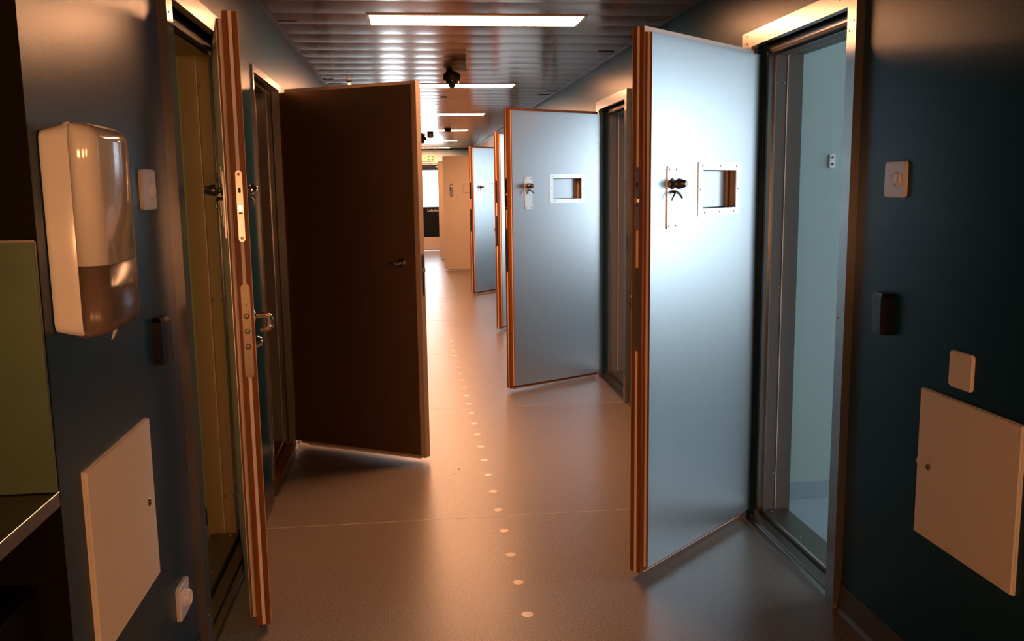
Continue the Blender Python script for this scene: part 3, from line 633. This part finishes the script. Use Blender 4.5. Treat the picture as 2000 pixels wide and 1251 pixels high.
def access_hatch(side, ya, yb, z0, z1, label, lock_y, lock_z):
    yc = (ya + yb) / 2; zc = (z0 + z1) / 2; w = yb - ya; h = z1 - z0
    r = wall_thing('access_hatch', side, yc, zc, label, 'wall hatch', 'cream access hatches low on the walls')
    s = -1 if side > 0 else 1
    mb = MB(); mb.prism(rrect(w + .004, h + .004, .003, 2), 0, .006, 0); fr = mb.build('hatch_frame', M['white_matt'], r)
    mb = MB(); mb.box(.006, .0125, -w / 2, w / 2, -h / 2, h / 2, .0015, 2); dr = mb.build('hatch_door', M['white_matt'], r)
    ly = (lock_y - yc) * s; lz = lock_z - zc
    mb = MB(); mb.lathe([(0, 0), (.011, 0), (.011, .002), (.0095, .004), (.0075, .004), (.007, .002), (0, .002)], (.0125, ly, lz), (1, 0, 0), 24); lk = mb.build('lock', M['brass'], dr, True)
    mb = MB(); mb.box(.0145, .0165, ly - .004, ly + .004, lz - .0012, lz + .0012); mb.build('key_slot', M['gasket'], lk)
    fy = w / 2 * (1 if (lock_y - yc) * s > 0 else -1)
    mb = MB(); mb.cyl(.012, .006, (.002, fy, lz), (1, 0, 0), 16); mb.build('finger_tab', M['white_matt'], dr, True)
    for z in (-h / 2 + .006, h / 2 - .006):
        mb = MB(); mb.box(.004, .0135, fy - .002, fy + .004 * (1 if fy > 0 else -1), z - .006, z + .006); mb.build('corner_clip', M['steel_dark'], fr)
access_hatch(-1, 1.985, 2.462, .496, .933, 'cream access hatch low on the left wall below the towel dispenser', 2.405, .718)
access_hatch(1, 2.030, 2.480, .482, .926, 'cream access hatch low on the right wall under the square plate', 2.42, .700)

# wall socket
r = wall_thing('wall_socket', -1, 2.690, .311, 'white double-pin power socket low on the left wall beside the steel frame', 'power socket')
plate(r, 'cover_plate', .112, .105, .013)
mb = MB(); mb.lathe([(.031, 0), (.028, .008), (.0235, .015), (.022, .016), (.020, .014), (.019, .005), (0, .004)], (.012, .008, 0), (1, 0, 0), 36); mb.build('socket_ring', M['white'], r, True)
for z in (.0095, -.0095):
    mb = MB(); mb.cyl(.0032, .0012, (.0162, .008 + z, 0), (1, 0, 0), 12); mb.build('pin_hole', M['gasket'], r)
mb = MB(); mb.box(.013, .0134, -.040, -.004, .038, .042); mb.build('printed_line', M['grey_ink'], r)

# towel dispenser
DY0, DY1, DZ0, DZ1 = 1.908, 2.155, 1.236, 1.678
r = wall_thing('towel_dispenser', -1, (DY0 + DY1) / 2, DZ0, 'tall white paper towel dispenser with smoked lower window on the left wall', 'towel dispenser')
w = DY1 - DY0; h = DZ1 - DZ0
def shell(z0, z1, sections, name, m, parent, cap=True):
    """sections: list of (depth, half width, z0 inset, z1 inset, radius)"""
    mb = MB(); rings = []
    for (d, hw, zi0, zi1, rad) in sections:
        pts = rrect(2 * hw, (z1 - zi1) - (z0 + zi0), rad, 6, 0, (z0 + zi0 + z1 - zi1) / 2)
        rings.append([mb.b.verts.new((d, u, v)) for u, v in pts])
    for a, b_ in zip(rings, rings[1:]):
        n = len(a)
        for k in range(n): mb.b.faces.new((a[k], a[(k + 1) % n], b_[(k + 1) % n], b_[k]))
    if cap: mb.b.faces.new(rings[0]); mb.b.faces.new(rings[-1])
    return mb.build(name, M[m], parent, True)
hw = w / 2
shell(0, h, [(0, hw - .004, .018, .02, .02), (.002, hw, .016, .018, .02), (.040, hw, .006, .006, .028), (.056, hw - .001, .002, .002, .032)], 'back_housing', 'white', r)
# cover: opaque upper part, transparent lower part, both with rounded section
def cover(z0, z1, name, m, topround, botround, thick_closed=True):
    mb = MB(); nz = 14; prof = []
    for k in range(13):      # cross-section along the wall: rounded box open to the wall
        a = math.pi * k / 12
    def section(z, ins):
        hh = hw - ins * .6; D = .108 - ins; rc = .034; pts = [(.057, -hh), (D - rc - .003, -hh)]
        for k in range(7):
            a = math.radians(90 * k / 6); pts.append((D - rc + rc * math.sin(a), -hh + rc - rc * math.cos(a)))
        fl = hh - rc
        for q in range(-4, 5): pts.append((D + .007 * (1 - (q / 5) ** 2) * max(0, 1 - ins / .012), fl * q / 5))
        for k in range(7):
            a = math.radians(90 * k / 6); pts.append((D - rc + rc * math.cos(a), hh - rc + rc * math.sin(a)))
        pts += [(D - rc - .003, hh), (.057, hh)]; return [mb.b.verts.new((x, y, z)) for x, y in pts]
    zs = []
    R_ = .034
    if botround:
        for k in range(7): a = math.radians(90 * k / 6); zs.append((z0 + R_ * (1 - math.sin(a)) , R_ * (1 - math.cos(a)))) if False else zs.append((z0 + R_ - R_ * math.cos(a), R_ - R_ * math.sin(a)))
    if botround: zs.append((z0 + R_ + .003, 0))
    else: zs.append((z0, 0))
    if topround: zs.append((z1 - R_ - .003, 0))
    if topround:
        for k in range(7): a = math.radians(90 * k / 6); zs.append((z1 - R_ + R_ * math.sin(a), R_ - R_ * math.cos(a)))
    else: zs.append((z1, 0))
    rows = [section(z, i) for z, i in zs]
    for a, b_ in zip(rows, rows[1:]):
        for k in range(len(a) - 1): mb.b.faces.new((a[k], a[k + 1], b_[k + 1], b_[k]))
    if botround: mb.b.faces.new(rows[0])
    if topround: mb.b.faces.new(rows[-1])
    o = mb.build(name, M[m], r, True); so = o.modifiers.new('s', 'SOLIDIFY'); so.thickness = .003; so.offset = -1; return o
cover(.152, h - .003, 'upper_cover', 'white_gloss', True, False)
cover(.003, .152, 'smoked_window', 'smoke', False, True)
mb = MB(); mb.box(.057, .060, -hw + .006, hw - .006, .012, h - .02); mb.build('inner_plate', M['inside'], r)
mb = MB(); mb.prism([(-hw + .03, .040), (hw - .03, .075), (hw - .03, .150), (-hw + .03, .150)], .060, .085, 0); mb.build('paper_stack', M['paper'], r)
mb = MB(); mb.prism([(-hw + .012, .15), (-hw + .012, .035), (-hw + .055, .055), (-hw + .028, .075), (-hw + .028, .15)], .03, .095, 0); mb.build('inner_guide', M['beige'], r)
mb = MB()
mb.lathe([(0, 0), (.024, 0), (.028, .006), (.024, .012), (0, .012)], (.088, hw - .052, .070), (1, 0, 0), 20); mb.build('dispensing_notch', M['inside'], r, True)
mb = MB(); q = [(.085, .050, .055), (.080, .040, .025), (.074, .035, .004), (.070, .028, -.018)]
rows = []
for i, (x, y, z) in enumerate(q):
    hw_ = [.020, .018, .016, .012][i]; rows.append([mb.b.verts.new((x + .004 * math.sin(5 * t), y + t * hw_ - .004 * i, z + .004 * math.sin(9 * t + i))) for t in (-1, -.5, 0, .5, 1)])
for a, b_ in zip(rows, rows[1:]):
    for k in range(4): mb.b.faces.new((a[k], a[k + 1], b_[k + 1], b_[k]))
o = mb.build('paper_towel', M['paper'], r, True); so = o.modifiers.new('s', 'SOLIDIFY'); so.thickness = .001
mb = MB(); x1 = .108 + .007 * (1 - (.045 / (hw - .034)) ** 2) + .0003
for (a, b_, c_, d_) in ((-.008, -.006, 0, .014), (.006, .008, 0, .014), (-.008, .008, .012, .014), (-.008, .008, 0, .002), (-.004, -.002, .003, .010), (.001, .003, .003, .010)): mb.box(x1 - .0005, x1 + .0004, .045 + a, .045 + b_, .162 + c_, .162 + d_)
mb.build('emblem', M['grey_ink'], r)

# hook in the nearest right room
r = empty('wall_hook', (1.967, 4.083, 1.632)); tag(r, 'small white two-hole wall fitting inside the nearest room on the right', 'wall hook')
mb = MB(); mb.prism(rrect(.026, .062, .005, 3), -.008, 0, 1); mb.build('back_plate', M['white'], r)
for z in (.017, -.014):
    mb = MB(); mb.cyl(.0045, .006, (0, -.007, z), (0, -1, 0), 14, .001); mb.build('peg', M['dark_brown'], r, True)

# kitchenette: steel worktop with basin, splash panel, cabinet
r = empty('steel_worktop', (-A_, 1.86, .904)); tag(r, 'brown-lit stainless steel worktop at the left edge of the picture', 'worktop')
mb = MB(); bc = (-.235, -.215); br = .17
sq = (-.95, 0, -1.9, 0)   # x0,x1,y0,y1
n = 40; outer = []; innr = []
for k in range(n):
    a = 2 * math.pi * k / n; dx, dy = math.cos(a), math.sin(a)
    ts = []
    if dx > 1e-6: ts.append((sq[1] - bc[0]) / dx)
    if dx < -1e-6: ts.append((sq[0] - bc[0]) / dx)
    if dy > 1e-6: ts.append((sq[3] - bc[1]) / dy)
    if dy < -1e-6: ts.append((sq[2] - bc[1]) / dy)
    t = min(ts); outer.append(mb.b.verts.new((bc[0] + dx * t, bc[1] + dy * t, .030))); innr.append(mb.b.verts.new((bc[0] + dx * br, bc[1] + dy * br, .030)))
for k in range(n): mb.b.faces.new((outer[k], outer[(k + 1) % n], innr[(k + 1) % n], innr[k]))
for (cx_, cy_) in ((0, 0), (-.95, 0), (-.95, -1.9), (0, -1.9)):
    ks = sorted(range(n), key=lambda k: (outer[k].co.x - cx_) ** 2 + (outer[k].co.y - cy_) ** 2)[:2]
    if min((outer[k].co.xy - Vector((cx_, cy_))).length for k in ks) > 1e-4:
        v = mb.b.verts.new((cx_, cy_, .030)); k1, k2 = sorted(ks)
        if abs(k1 - k2) == 1 or {k1, k2} == {0, n - 1}: mb.b.faces.new((outer[k1], v, outer[k2]))
mb.box(-.012, 0, -1.9, 0, 0, .0299); mb.build('worktop_slab', M['steel_dull'], r)
mb = MB(); mb.box(-.004, .001, -1.9, 0, .0275, .0315, .0008, 1); mb.build('front_edge', M['steel'], r)
mb = MB(); mb.lathe([(br + .012, .030), (br + .012, .033), (br, .033), (br - .012, .015), (br - .025, -.11), (.05, -.14), (0, -.142)], (bc[0], bc[1], 0), (0, 0, 1), 40); mb.build('basin', M['steel_dark'], r, True)
r = empty('splash_panel', (-A_, 1.859, .936)); tag(r, 'greenish metal splash panel standing behind the steel worktop', 'splash panel')
mb = MB(); mb.box(-.95, -.001, -.008, .0015, 0, .508, .001, 1); mb.build('panel_sheet', M['green_panel'], r)
mb = MB(); mb.box(-.95, -.001, -.010, -.006, .505, .510); mb.build('top_edge', M['steel_dark'], r)
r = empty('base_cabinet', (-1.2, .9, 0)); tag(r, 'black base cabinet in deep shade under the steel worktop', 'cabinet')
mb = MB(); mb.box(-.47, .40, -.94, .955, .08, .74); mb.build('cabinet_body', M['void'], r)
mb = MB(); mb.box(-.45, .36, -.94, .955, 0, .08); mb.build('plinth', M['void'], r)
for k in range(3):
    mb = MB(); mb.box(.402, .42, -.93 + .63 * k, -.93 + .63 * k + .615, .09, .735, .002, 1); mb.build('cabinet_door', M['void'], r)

# floor dots
mb = MB(); mb.lathe([(0, 0), (.0215, 0), (.0215, .0010), (.020, .0014), (0, .0014)], (0, 0, 0), (0, 0, 1), 24); d0 = mb.build('floor_dot', M['dot'], None, True)
for k in range(46):
    o = d0 if k == 0 else d0.copy()
    if k: C.objects.link(o)
    o.location = (.3824, 3.061 + .27 * k, 0)
    tag(o, 'small round cream marker dot in the guiding row along the corridor floor', 'floor dot', 'row of cream dots along the floor')
mb = MB(); mb.tube([(.60, 3.94, .003), (.606, 3.95, .004), (.612, 3.972, .003)], [.0012, .0016, .001], 6); tag(mb.build('wood_splinter', M['dot']), 'tiny pale splinter lying on the floor right of the dots', 'litter')
for (x, y, a) in ((.20, 4.72, .5), (.17, 4.62, 1.4), (.23, 4.80, -.4)):
    mb = MB(); mb.tube([(x - .006, y, .0012), (x, y + .004, .002), (x + .007, y + .003 * a, .0012)], .0009, 5); tag(mb.build('floor_crumb', M['gasket']), 'tiny dark crumb on the floor left of the dots', 'litter', 'dark crumbs on the floor')
